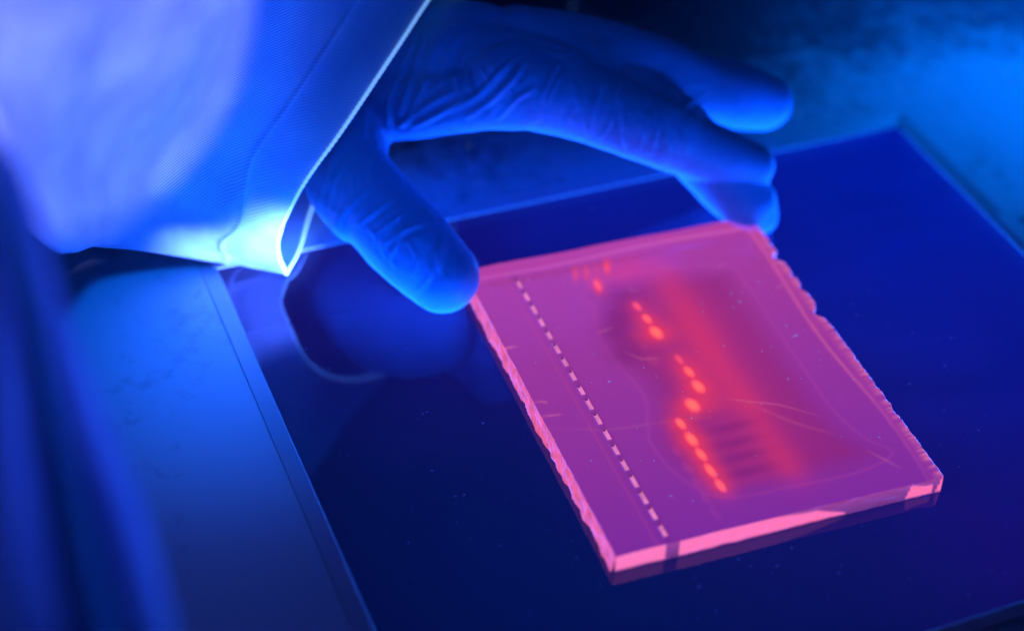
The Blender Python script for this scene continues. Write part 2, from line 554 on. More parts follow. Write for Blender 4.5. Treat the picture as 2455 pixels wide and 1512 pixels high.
# long dye front
for q in [(1640, 720, 11, .22), (1700, 800, 12, .28), (1760, 900, 12, .28), (1810, 990, 12, .25), (1860, 1080, 11, .2), (1600, 860, 8, .15)]:
    add_glow(q[0], q[1], q[2], q[2] * 1.3, lin((208, 52, 112)), q[3] * 0.62, 0.1)
for q in [(1590, 650, 4, .35), (1610, 690, 4.5, .55), (1640, 740, 4.5, .7), (1670, 790, 5, .8), (1700, 840, 4.5, .8), (1735, 890, 4, .75), (1775, 940, 4, .7), (1805, 985, 3.5, .6), (1830, 1030, 3.5, .55), (1860, 1080, 4, .6), (1890, 1120, 3.6, .55)]:
    add_glow(q[0], q[1], q[2] * 1.25, q[2] * 1.7, red, q[3] * 0.5, 0.1)
for q in [(1520, 640, 6, .3), (1480, 655, 5, .3), (1650, 870, 6, .25), (1720, 960, 6, .25)]:
    add_glow(q[0], q[1], q[2], q[2], red, q[3])
# faint ladder smears trailing away from the lanes
for q in [(1755, 1005), (1765, 1040), (1775, 1075), (1790, 1110), (1800, 1148)]:
    add_glow(q[0], q[1], 9, 2.0, lin((176, 46, 122)), 0.35, 0.02)
for q in [(1755, 1022), (1768, 1058), (1780, 1093), (1795, 1130)]:
    add_glow(q[0], q[1], 8, 1.6, lin((118, 26, 108)), 0.35, 0.02)
for q in [(1500, 720), (1480, 760), (1475, 800), (1500, 850)]:
    add_glow(q[0], q[1], 5, 5, lin((118, 24, 100)), 0.45, 0.0)
# lanes seen at the top left
for q in [(1380, 655, .6), (1406, 652, .6), (1430, 646, .3), (1455, 638, 1.0), (1434, 684, .9)]:
    add_glow(q[0], q[1], 1.1, 3.6, redor, q[2] * 0.95, -0.35)
for q in bands:
    add_glow(q[0], q[1], q[2] * 2.0, q[3] * 1.3, hot, min(1, q[4] * 0.75), 0.06)
def add_line(P, w_, col, k):
    global base
    C = catmull(np.array([[*uv_of(*q), 0] for q in P]), 40)
    L3 = np.stack([U * LU, V * LV], -1)
    dm = np.full(U.shape, 1e9); km = np.zeros(U.shape)
    for i_, c_ in enumerate(C):
        d_ = np.hypot(L3[..., 0] - c_[0] * LU, L3[..., 1] - c_[1] * LV) * 1000
        m_ = d_ < dm
        dm = np.where(m_, d_, dm); km = np.where(m_, i_ / 39.0, km)
    g_ = (np.exp(-(dm / w_) ** 2) * np.sin(np.pi * np.clip(km * .8 + .1, 0, 1)) * k)[..., None]
    base = base + g_ * (np.asarray(col) - base)


pale = lin((240, 120, 150))
for P_, w_, k_ in [([(1745, 955), (1800, 962), (1870, 970), (1960, 995)], .35, .55), ([(1795, 965), (1900, 1010), (2000, 1040)], .6, .2), ([(1195, 836), (1238, 829)], .45, .8), ([(1300, 997), (1348, 992)], .35, .6),
                   ([(1285, 962), (1305, 962), (1310, 966)], .4, .6), ([(1175, 782), (1186, 780)], .4, .6), ([(1300, 1024), (1450, 1028), (1560, 1015), (1700, 1000)], .5, .18), ([(1505, 690), (1530, 700)], .3, .4),
                   ([(1430, 800), (1470, 785)], .35, .35), ([(1500, 845), (1540, 860), (1580, 858)], .5, .3), ([(1720, 640), (1740, 632)], .3, .4), ([(1860, 690), (1880, 676)], .3, .4), ([(2080, 1080), (2160, 1120)], .4, .3)]:
    add_line(P_, w_, pale, k_ * 0.6)
# highlight painted into the glow where the meniscus begins, along back and right
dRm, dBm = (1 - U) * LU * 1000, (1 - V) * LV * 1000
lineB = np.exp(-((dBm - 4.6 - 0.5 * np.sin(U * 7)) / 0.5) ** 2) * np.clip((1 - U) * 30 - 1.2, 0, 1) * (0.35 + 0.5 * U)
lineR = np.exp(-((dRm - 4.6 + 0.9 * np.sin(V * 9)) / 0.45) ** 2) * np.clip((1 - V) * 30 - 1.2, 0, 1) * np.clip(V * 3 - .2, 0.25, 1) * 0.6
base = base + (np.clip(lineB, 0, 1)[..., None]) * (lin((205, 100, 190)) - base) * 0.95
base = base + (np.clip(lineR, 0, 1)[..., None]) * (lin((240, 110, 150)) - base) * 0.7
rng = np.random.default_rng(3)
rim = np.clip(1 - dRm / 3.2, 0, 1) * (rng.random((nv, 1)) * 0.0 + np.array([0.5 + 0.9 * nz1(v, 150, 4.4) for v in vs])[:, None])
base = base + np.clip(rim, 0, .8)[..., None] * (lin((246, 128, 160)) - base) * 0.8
# ghost line parallel to the wells (comb mark)
gl_ = np.exp(-(((U - slope * (V - np.mean([w0[1], w1[1]]))) - (uW - 0.030 * 0 - 0.034)) * LU * 1000 / 0.35) ** 2)[..., None]
base = base + gl_ * 0.22 * (lin((200, 70, 120)) - base)
wd = np.exp(-(((U - slope * (V - np.mean([w0[1], w1[1]]))) - (uW + 0.0)) * LU * 1000 / 1.0) ** 2)[..., None]
wd = wd * ((V < w0[1] + 0.02) & (V > w1[1] - 0.03))[..., None]
base = base + wd * 0.35 * (lin((100, 24, 100)) - base)
base = np.clip(base, 0, 1)

verts = [tuple(p) for p in VV.reshape(-1, 3)]
idx = lambda j, i: j * nu + i
ia = int(np.argmin(abs(us - ua)))
well_rows = set()
WH = []
for (_, v, l_) in wells:
    ja, jb = int(np.argmin(abs(vs - (v - l_ / 2)))), int(np.argmin(abs(vs - (v + l_ / 2))))
    well_rows |= set(range(ja, jb))
    WH.append((ja, jb))
faces = []
holes = []
for j in range(nv - 1):
    for i in range(nu - 1):
        if i == ia and j in well_rows:
            continue
        faces.append((idx(j, i), idx(j, i + 1), idx(j + 1, i + 1), idx(j + 1, i)))


def make_gel_mat(name, attr=None, col=None, strength=1.0, alpha=0.8, rough=0.12, bump=0.3, bs=260, gloss=1.0):
    m, nt, out = new_mat(name)
    tc = N(nt, 'TexCoord')
    em = N(nt, 'Emission'); em.inputs['Strength'].default_value = strength
    if attr:
        at_ = N(nt, 'Attribute'); at_.attribute_name = attr
        nt.links.new(at_.outputs['Color'], em.inputs[0])
    else:
        nz = N(nt, 'TexNoise'); nz.inputs['Scale'].default_value = 320; nz.inputs['Detail'].default_value = 4
        nt.links.new(tc.outputs['Object'], nz.inputs['Vector'])
        cr = N(nt, 'ValToRGB'); cr.color_ramp.elements[0].position = 0.35; cr.color_ramp.elements[1].position = 0.7
        cr.color_ramp.elements[0].color = (*[c * 0.72 for c in col], 1); cr.color_ramp.elements[1].color = (*col, 1)
        nt.links.new(nz.outputs['Fac'], cr.inputs[0]); nt.links.new(cr.outputs[0], em.inputs[0])
    tr = N(nt, 'BsdfTransparent'); tr.inputs[0].default_value = (0.6, 0.5, 0.6, 1)
    mx = N(nt, 'MixShader'); mx.inputs[0].default_value = alpha
    nt.links.new(tr.outputs[0], mx.inputs[1]); nt.links.new(em.outputs[0], mx.inputs[2])
    gl = N(nt, 'BsdfGlossy'); gl.inputs['Roughness'].default_value = rough
    nb = N(nt, 'TexNoise'); nb.inputs['Scale'].default_value = bs; nb.inputs['Detail'].default_value = 3
    nt.links.new(tc.outputs['Object'], nb.inputs['Vector'])
    bp = N(nt, 'Bump'); bp.inputs['Strength'].default_value = bump; bp.inputs['Distance'].default_value = 0.0004
    nt.links.new(nb.outputs['Fac'], bp.inputs['Height']); nt.links.new(bp.outputs[0], gl.inputs['Normal'])
    fr = N(nt, 'Fresnel'); fr.inputs['IOR'].default_value = 1.34
    nt.links.new(bp.outputs[0], fr.inputs['Normal'])
    m2 = N(nt, 'MixShader')
    ge = N(nt, 'NewGeometry')
    bk = N(nt, 'Math', operation='SUBTRACT'); bk.inputs[0].default_value = gloss
    bk.use_clamp = True
    nt.links.new(ge.outputs['Backfacing'], bk.inputs[1])
    fm = N(nt, 'Math', operation='MULTIPLY'); nt.links.new(fr.outputs[0], fm.inputs[0]); nt.links.new(bk.outputs[0], fm.inputs[1])
    nt.links.new(fm.outputs[0], m2.inputs[0]); nt.links.new(mx.outputs[0], m2.inputs[1]); nt.links.new(gl.outputs[0], m2.inputs[2])
    nt.links.new(m2.outputs[0], out.inputs[0])
    return m


MAT_GEL = make_gel_mat('gel_glow', attr='dye_glow', strength=1.25, alpha=0.8)
pink = lin((240, 98, 150))  # brighter edge glow painted into the cut sides
MAT_GELSIDE = make_gel_mat('gel_cut_side', col=tuple(pink), strength=1.1, alpha=0.96, rough=0.45, bump=0.4, gloss=0.3)
MAT_WELL = make_gel_mat('gel_well_bright', col=tuple(lin((226, 122, 188))), strength=1.2, alpha=0.97, rough=0.3)
MAT_WELLD = make_gel_mat('gel_well_dim', col=tuple(lin((132, 48, 136))), strength=1.0, alpha=0.97, rough=0.3)

slab = mesh_obj('gel_surface', verts, faces, MAT_GEL, GEL, True)
ca = slab.data.color_attributes.new('dye_glow', 'FLOAT_COLOR', 'POINT')
buf = np.ones((nv * nu, 4), np.float32); buf[:, :3] = base.reshape(-1, 3)
ca.data.foreach_set('color', buf.ravel())

# four cut sides, each its own piece
def side(name, loop, out2, mat, rows=5, amp=0.0003, seed=0.0, flare=0.0):
    n = len(loop)
    V_, F_ = [], []
    for r in range(rows + 1):
        t = r / rows
        for k, p in enumerate(loop):
            z = p[2] * (1 - t) + 0.0 * t
            o_ = flare * t + (amp * (noise.noise(Vector((p[0] * 260, p[1] * 260, t * 2.2 + seed))) + .4 * noise.noise(Vector((p[0] * 900, p[1] * 900, t * 5 + seed)))) if 0 < r else 0)
            V_.append((p[0] + out2[0] * o_, p[1] + out2[1] * o_, max(z, 0.00012)))
    for r in range(rows):
        for k in range(n - 1):
            F_.append((r * n + k, (r + 1) * n + k, (r + 1) * n + k + 1, r * n + k + 1))
    return mesh_obj(name, V_, F_, mat, GEL, False)


eF = (cBR - cBL)[:2]; eF /= np.linalg.norm(eF); outF = (eF[1], -eF[0])
eL = (cTL - cBL)[:2]; eL /= np.linalg.norm(eL); outL = (-eL[1], eL[0])
front = side('cut_side', [VV[0, i] for i in range(nu)], outF, make_gel_mat('gel_front_side', attr='dye_glow', strength=1.15, alpha=0.97, rough=0.25, bump=0.12, gloss=0.3), seed=1.0, amp=0.0002, flare=0.0004, rows=12)
fc = np.ones((13, nu, 4), np.float32)  # edge glow painted over the front side, bright band and dark gaps
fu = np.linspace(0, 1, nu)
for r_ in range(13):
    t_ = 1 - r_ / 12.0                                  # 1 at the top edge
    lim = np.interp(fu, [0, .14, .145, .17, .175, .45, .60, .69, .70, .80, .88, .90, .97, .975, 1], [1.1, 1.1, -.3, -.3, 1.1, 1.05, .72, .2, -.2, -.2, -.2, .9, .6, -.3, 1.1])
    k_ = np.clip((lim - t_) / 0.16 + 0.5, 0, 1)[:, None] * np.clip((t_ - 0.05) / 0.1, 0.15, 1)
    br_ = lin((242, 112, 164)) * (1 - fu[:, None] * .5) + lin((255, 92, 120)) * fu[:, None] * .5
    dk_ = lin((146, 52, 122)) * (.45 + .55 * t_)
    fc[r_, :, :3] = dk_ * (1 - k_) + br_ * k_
front.data.color_attributes.new('dye_glow', 'FLOAT_COLOR', 'POINT').data.foreach_set('color', fc.ravel())
side('cut_side', [VV[j, 0] for j in range(nv - 1, -1, -1)], outL, MAT_GELSIDE, seed=2.0, amp=0.0007, flare=0.0008)
MAT_GELFAR = make_gel_mat('gel_far_side', col=tuple(lin((190, 70, 150))), strength=1.0, alpha=0.9, rough=0.3, bump=0.2)
side('cut_side', [VV[j, -1] for j in range(nv)], (-outL[0], -outL[1]), MAT_GELFAR, seed=3.0, amp=0.0006)
side('cut_side', [VV[-1, i] for i in range(nu - 1, -1, -1)], (-outF[0], -outF[1]), MAT_GELFAR, seed=4.0)
# wells: open pockets let into the slab
holes = [[VV[a, ia], VV[a, ia + 1], VV[b, ia + 1], VV[b, ia]] for a, b in WH]
for H in holes:
    d = 0.0009
    a, b, c, e = [np.array(h) for h in H]
    dn = np.array([0, 0, -d])
    Vw = [a, b, c, e, a + dn, b + dn, c + dn, e + dn]
    Fw = [(0, 4, 5, 1), (1, 5, 6, 2), (2, 6, 7, 3), (3, 7, 4, 0), (4, 7, 6, 5)]
    o = mesh_obj('well', Vw, Fw, MAT_WELL, GEL)
    o.data.materials.append(MAT_WELLD)
    o.data.polygons[3].material_index = 1; o.data.polygons[0].material_index = 1; o.data.polygons[2].material_index = 1  # glow painted in: right wall and floor bright, other walls dimmer

# red bands: soft lenses of stained material inside the slab
def make_band_mat():
    m, nt, out = new_mat('stained_band')
    tc = N(nt, 'TexCoord')
    ln = N(nt, 'VectorMath', operation='LENGTH'); nt.links.new(tc.outputs['Object'], ln.inputs[0])
    mp = N(nt, 'MapRange'); mp.interpolation_type = 'SMOOTHERSTEP'
    mp.inputs['From Min'].default_value = 1.0; mp.inputs['From Max'].default_value = 0.15; mp.inputs['To Min'].default_value = 0; mp.inputs['To Max'].default_value = 1
    nt.links.new(ln.outputs['Value'], mp.inputs['Value'])
    oi = N(nt, 'ObjectInfo')
    mu = N(nt, 'Math', operation='MULTIPLY'); nt.links.new(mp.outputs[0], mu.inputs[0]); nt.links.new(oi.outputs['Alpha'], mu.inputs[1])
    em = N(nt, 'Emission'); em.inputs['Color'].default_value = (1.0, 0.13, 0.05, 1); em.inputs['Strength'].default_value = 10
    tr = N(nt, 'BsdfTransparent')
    mx = N(nt, 'MixShader')
    nt.links.new(mu.outputs[0], mx.inputs[0]); nt.links.new(tr.outputs[0], mx.inputs[1]); nt.links.new(em.outputs[0], mx.inputs[2])
    nt.links.new(mx.outputs[0], out.inputs[0])
    return m


MAT_BAND = make_band_mat()
bm = bmesh.new()
bmesh.ops.create_uvsphere(bm, u_segments=24, v_segments=12, radius=1.0)
bm.verts.ensure_lookup_table()
for v in bm.verts:
    v.co.z = max(v.co.z, 0) if v.co.z > -0.02 else v.co.z * 0
bmesh.ops.remove_doubles(bm, verts=bm.verts, dist=0.001)
# keep the upper dome only
bmesh.ops.delete(bm, geom=[f for f in bm.faces if all(abs(v.co.z) < 1e-4 for v in f.verts)], context='FACES')
for v in bm.verts:
    v.co.z *= 0.12
bme = bpy.data.meshes.new('stained_band'); bm.to_mesh(bme); bm.free(); bme.materials.append(MAT_BAND)
gang = math.atan2(eL[1], eL[0]) - math.pi / 2
for (x, y, a, b, k) in bands:
    o = bpy.data.objects.new('stained_band', bme)
    COL.objects.link(o); o.parent = GEL
    q = pt(x, y, 5.2)
    o.location = q
    o.scale = (a * 0.00095, b * 0.00118, a * 0.001)
    o.rotation_euler = (0, 0, gang + 0.06)
    o.color = (1, 1, 1, k)

# dust and gel crumbs
MAT_DUST = principled('blue_dust', (0.35, 0.4, 0.9), 0.6)
def emis(name, col, st):
    m, nt, out = new_mat(name)
    em = N(nt, 'Emission'); em.inputs[0].default_value = (*col, 1); em.inputs[1].default_value = st
    nt.links.new(em.outputs[0], out.inputs[0])
    return m
MAT_FLUO = emis('fluorescent_lint', (0.05, 0.08, 1.0), 0.55)
MAT_FLUO2 = emis('fluorescent_lint_bright', (0.12, 0.3, 1.0), 0.9)


def crumbs(name, n, fn, rmin, rmax, mat, seed):
    rnd = random.Random(seed)
    V_, F_ = [], []
    for _ in range(n):
        p = fn(rnd)
        if p is None:
            continue
        r = rnd.uniform(rmin, rmax) * (0.5 + rnd.random() ** 3)
        st = rnd.choice([1, 1, 1.6, 3.2]); an = rnd.random() * 3.14
        b0 = len(V_)
        for (dx, dy, dz) in [(1, 0, 0), (0, 1, 0), (-1, 0, 0), (0, -1, 0), (0, 0, .7)]:
            dx *= st * rnd.uniform(.7, 1.2); dy *= rnd.uniform(.6, 1.1) / math.sqrt(st)
            V_.append((p[0] + r * (dx * math.cos(an) - dy * math.sin(an)), p[1] + r * (dx * math.sin(an) + dy * math.cos(an)), p[2] + r * dz))
        F_ += [(b0, b0 + 1, b0 + 4), (b0 + 1, b0 + 2, b0 + 4), (b0 + 2, b0 + 3, b0 + 4), (b0 + 3, b0, b0 + 4), (b0 + 3, b0 + 2, b0 + 1, b0)]
    return mesh_obj(name, V_, F_, mat)


def on_glass(rnd):
    x, y = rnd.uniform(0.01, GW - 0.004), rnd.uniform(-GD + 0.004, -0.004)
    return (x, y, 0.00005)


def on_gel(rnd):
    u, v = rnd.uniform(0.04, 0.96), rnd.random() ** 0.7 * 0.94 + 0.03
    j = min(nv - 1, int(np.searchsorted(vs, v))); i = min(nu - 1, int(np.searchsorted(us, u)))
    p = VV[j, i]
    return (p[0], p[1], p[2] + 0.00003)


c1 = crumbs('lint', 380, on_glass, 0.0001, 0.0003, MAT_FLUO, 5)
c1['kind'] = 'stuff'; c1['label'] = 'specks of blue glowing lint scattered over the dark filter glass'; c1['category'] = 'lint'
c2 = crumbs('dust', 150, on_gel, 0.0001, 0.00027, MAT_FLUO2, 6)
c2['kind'] = 'stuff'; c2['label'] = 'tiny bright blue dust specks lying on the pink gel'; c2['category'] = 'dust'


def on_deck(rnd):
    return (rnd.uniform(0.08, 0.36), rnd.uniform(0.008, 0.15), 0.0013)


c3 = crumbs('grit', 240, on_deck, 0.00015, 0.00040, MAT_FLUO2, 8)
c3['kind'] = 'stuff'; c3['label'] = 'pale blue grit scattered on the mottled deck beyond the glass'; c3['category'] = 'grit'

# ------------------------------------------------------------ person: gloved hand, sleeve, coat
PER = empty('person', tuple(pt(600, 300, 60)), 'person in white lab coat and blue glove reaching in to hold the gel', 'person')


def pchild(o, p=PER):
    o.parent = p
    o.matrix_parent_inverse = p.matrix_world.inverted() if p.type != 'EMPTY' else Matrix.Translation(-Vector(p.location))
    return o


def make_glove_mat():
    m, nt, out = new_mat('nitrile_glove')
    tc = N(nt, 'TexCoord')
    b = N(nt, 'BsdfPrincipled')
    b.inputs['Base Color'].default_value = (0.035, 0.22, 0.42, 1)
    b.inputs['Roughness'].default_value = 0.55
    b.inputs['Specular IOR Level'].default_value = 0.35
    b.inputs['Subsurface Weight'].default_value = 0.12
    b.inputs['Subsurface Scale'].default_value = 0.004
    b.inputs['Sheen Weight'].default_value = 0.1
    b.inputs['Sheen Roughness'].default_value = 0.4
    n1 = N(nt, 'TexNoise'); n1.inputs['Scale'].default_value = 55; n1.inputs['Detail'].default_value = 4
    n2 = N(nt, 'TexNoise'); n2.inputs['Scale'].default_value = 1500; n2.inputs['Detail'].default_value = 2
    for n in (n1, n2):
        nt.links.new(tc.outputs['Object'], n.inputs['Vector'])
    b1 = N(nt, 'Bump'); b1.inputs['Strength'].default_value = 0.5; b1.inputs['Distance'].default_value = 0.0012
    b2 = N(nt, 'Bump'); b2.inputs['Strength'].default_value = 0.35; b2.inputs['Distance'].default_value = 0.00012
    nt.links.new(n1.outputs['Fac'], b1.inputs['Height']); nt.links.new(n2.outputs['Fac'], b2.inputs['Height'])
    nt.links.new(b1.outputs[0], b2.inputs['Normal']); nt.links.new(b2.outputs[0], b.inputs['Normal'])
    nt.links.new(b.outputs[0], out.inputs[0])
    return m


MAT_GLOVE = make_glove_mat()


def limb(bm, P, R, flat=None):
    """P list of (px,py,z), R radii in mm: overlapping rings skinned into one closed tube with round ends"""
    P3 = np.array([pt(*p) for p in P])
    C = catmull(P3, 36)
    r = catmull(np.array([[a, 0, 0] for a in R], float), 36)[:, 0] * 0.001
    for c, rr in zip(C, r):
        m_ = Matrix.Translation(Vector(c))
        if flat is not None:
            ax = Vector(flat[0]).normalized(); k = flat[1]
            sm = Matrix.Scale(k, 4, ax)
            m_ = m_ @ sm
        bmesh.ops.create_icosphere(bm, subdivisions=3, radius=rr, matrix=m_)


bm = bmesh.new()
# wrist and palm
limb(bm, [(700, 130, 36), (800, 150, 34), (900, 168, 35), (1000, 168, 42), (1120, 170, 49)], [20, 19.5, 19.5, 19, 18])
limb(bm, [(940, 160, 38), (1060, 155, 46), (1220, 185, 53), (1330, 210, 53)], [18.5, 18, 15, 13.3])
limb(bm, [(960, 120, 40), (1120, 122, 52), (1290, 137, 55), (1420, 160, 53)], [18, 15.5, 11.5, 9.6])
limb(bm, [(900, 240, 33), (1000, 240, 41), (1140, 235, 50), (1260, 240, 53)], [13, 12, 10, 9])
# index finger
limb(bm, [(1230, 200, 56), (1400, 245, 50), (1530, 300, 42), (1640, 345, 32), (1730, 378, 25), (1800, 398, 21)], [13, 12, 10.8, 10, 9.3, 7.6])
# middle finger
limb(bm, [(1260, 150, 52), (1430, 200, 46), (1600, 290, 36), (1690, 385, 23), (1755, 450, 14), (1795, 485, 9.5)], [12, 11.5, 10.5, 10, 10, 9])
limb(bm, [(1790, 480, 10), (1822, 515, 5.5), (1838, 538, 3.0)], [8.6, 6.0, 2.6])
# ring finger
limb(bm, [(1250, 110, 58), (1440, 135, 52), (1560, 163, 45), (1670, 205, 35), (1765, 230, 28), (1832, 246, 24)], [11.5, 11, 10.5, 10.4, 11.0, 9.4])
# little finger, behind the ring finger
limb(bm, [(1240, 90, 56), (1400, 110, 50), (1520, 138, 44), (1620, 178, 36), (1690, 215, 30)], [10, 9.5, 8.8, 8.2, 7.2])
# thumb
limb(bm, [(858, 225, 33), (822, 330, 28), (838, 415, 26), (910, 507, 23), (993, 595, 17.5), (1060, 661, 11.8)], [15.5, 14.5, 12.9, 12.9, 12.7, 11.2])
limb(bm, [(850, 270, 32), (818, 385, 24), (806, 450, 23), (850, 520, 22)], [13, 11, 9, 8])
hand = bm_obj('gloved_hand', bm, MAT_GLOVE)
rm = hand.modifiers.new('remesh', 'REMESH'); rm.mode = 'VOXEL'; rm.voxel_size = 0.00072
sm = hand.modifiers.new('smooth', 'SMOOTH'); sm.factor = 0.6; sm.iterations = 9
dg = bpy.context.evaluated_depsgraph_get()
hm = bpy.data.meshes.new_from_object(hand.evaluated_get(dg))
hand.modifiers.clear(); hand.data = hm
hm.name = 'gloved_hand'
n = len(hm.vertices)
co = np.empty(n * 3, np.float32); hm.vertices.foreach_get('co', co); co = co.reshape(-1, 3).astype(float)
no = np.empty(n * 3, np.float32); hm.vertices.foreach_get('normal', no); no = no.reshape(-1, 3).astype(float)
bvh = BVHTree.FromObject(hand, bpy.context.evaluated_depsgraph_get())


def hit(x, y):
    d = Vector(ray(x, y)).normalized()
    loc, nn, i, dd = bvh.ray_cast(Vector(CAM), d)
    return np.array(loc) if loc is not None else None


def crease(P, w_mm, h_mm):
    """a fold of the glove along a polyline on the surface, tapering at both ends"""
    global disp
    Q = [hit(*p) for p in P]
    Q = [q for q in Q if q is not None]
    if len(Q) < 2:
        return
    C = catmull(np.array(Q), 24)
    lo, hi_ = C.min(0) - 0.008, C.max(0) + 0.008
    sel = np.where(np.all((co > lo) & (co < hi_), axis=1))[0]
    if len(sel) == 0:
        return
    D = np.linalg.norm(co[sel][:, None, :] - C[None], axis=2)
    k = D.argmin(1); d = D.min(1) * 1000
    t = k / 23.0
    tap = np.sin(np.pi * np.clip(t * 0.9 + 0.05, 0, 1)) ** 0.6
    disp[sel] += (1.5 * h_mm * tap * (np.exp(-(d / (.78 * w_mm)) ** 2) - 0.45 * np.exp(-((d - 1.7 * w_mm) / (.9 * w_mm)) ** 2)))


disp = np.zeros(n)
CR = [  # thumb
    ([(800, 545), (835, 500), (880, 455), (900, 420)], .9, .55), ([(830, 585), (860, 540), (905, 505), (950, 470)], .9, .6),
    ([(845, 600), (900, 560), (960, 520), (985, 500)], .8, .55), ([(880, 640), (915, 590), (975, 550), (1020, 535)], .9, .5),
    ([(900, 655), (940, 610), (955, 570)], .8, .5), ([(935, 690), (945, 640), (935, 600)], .8, .45),
    ([(1055, 650), (1050, 610), (1060, 570)], 1.0, .5), ([(990, 660), (1000, 620), (980, 580)], .8, .35),
    ([(790, 500), (800, 440), (830, 390)], 1.0, .5), ([(760, 500), (785, 430), (800, 380)], 1.1, .4), ([(850, 470), (845, 430), (860, 380)], .9, .4),
    ([(960, 500), (1000, 490), (1040, 520)], 1.0, .4), ([(1000, 700), (1030, 660), (1030, 620)], .9, .3),
    # wrist
    ([(905, 345), (960, 300), (1040, 245), (1080, 225)], 1.2, .8), ([(935, 320), (930, 250), (960, 180), (985, 110)], 1.1, .55),
    ([(955, 300), (975, 220), (1000, 140), (1035, 60)], 1.1, .6), ([(985, 270), (1020, 200), (1040, 130), (1075, 70)], 1.0, .6),
    ([(1045, 250), (1060, 190), (1075, 130), (1110, 80)], 1.0, .5), ([(1100, 230), (1095, 180), (1120, 120)], .9, .45),
    ([(870, 330), (875, 280), (890, 230)], 1.2, .5), ([(985, 305), (1050, 275), (1110, 235)], 1.0, .5),
    # palm side
    ([(1080, 265), (1150, 225), (1205, 170), (1245, 130)], 1.1, .75), ([(1120, 280), (1180, 240), (1225, 195), (1262, 150)], 1.0, .55),
    ([(1195, 285), (1235, 240), (1275, 215)], 1.0, .5), ([(1230, 200), (1245, 160), (1270, 120)], .9, .45),
    ([(1290, 290), (1300, 230), (1330, 170), (1340, 150)], 1.0, .5), ([(1310, 250), (1330, 205), (1350, 170)], .8, .4),
    ([(1420, 320), (1425, 260), (1440, 200)], .9, .5), ([(1500, 345), (1495, 290), (1480, 225)], 1.0, .5), ([(1490, 250), (1480, 210), (1490, 180)], .8, .4),
    ([(1560, 370), (1570, 320), (1560, 270)], 1.0, .45), ([(1600, 395), (1600, 350), (1590, 310)], 1.0, .35), ([(1530, 360), (1540, 325), (1535, 290)], .7, .3),
    ([(1440, 330), (1460, 300), (1470, 270)], .8, .35),
    ([(1640, 260), (1620, 245), (1590, 225)], 1.0, .4), ([(1690, 225), (1660, 240), (1640, 262)], 1.0, .35),
    ([(1300, 120), (1350, 130), (1380, 120)], 1.0, .35), ([(1420, 110), (1440, 125), (1450, 150)], 1.0, .35)]
for c in CR:
    crease(*c)
# faint random folds
rc = random.Random(11)
for _ in range(60):
    x, y = rc.uniform(880, 1650), rc.uniform(40, 420)
    if rc.random() < 0.35:
        x, y = rc.uniform(800, 1080), rc.uniform(400, 720)
    a = rc.uniform(-2.2, -1.1); L = rc.uniform(25, 70)
    crease([(x, y), (x + L * .5 * math.cos(a) + rc.uniform(-6, 6), y + L * .5 * math.sin(a)), (x + L * math.cos(a), y + L * math.sin(a))], rc.uniform(.5, 1.0), rc.uniform(.12, .32))
# ripples of loose rubber along the lower edge of the fingers and thumb
for i in range(n):
    p = co[i]
    disp[i] += 0.28 * noise.noise(Vector((p[0] * 140, p[1] * 140, p[2] * 90))) + 0.10 * noise.noise(Vector((p[0] * 420, p[1] * 420, p[2] * 260)))
co += no * (disp[:, None] * 0.001)
co[:, 2] = np.maximum(co[:, 2], 0.0002)
hm.vertices.foreach_set('co', co.astype(np.float32).ravel()); hm.update()
hm.polygons.foreach_set('use_smooth', [True] * len(hm.polygons))
pchild(hand)

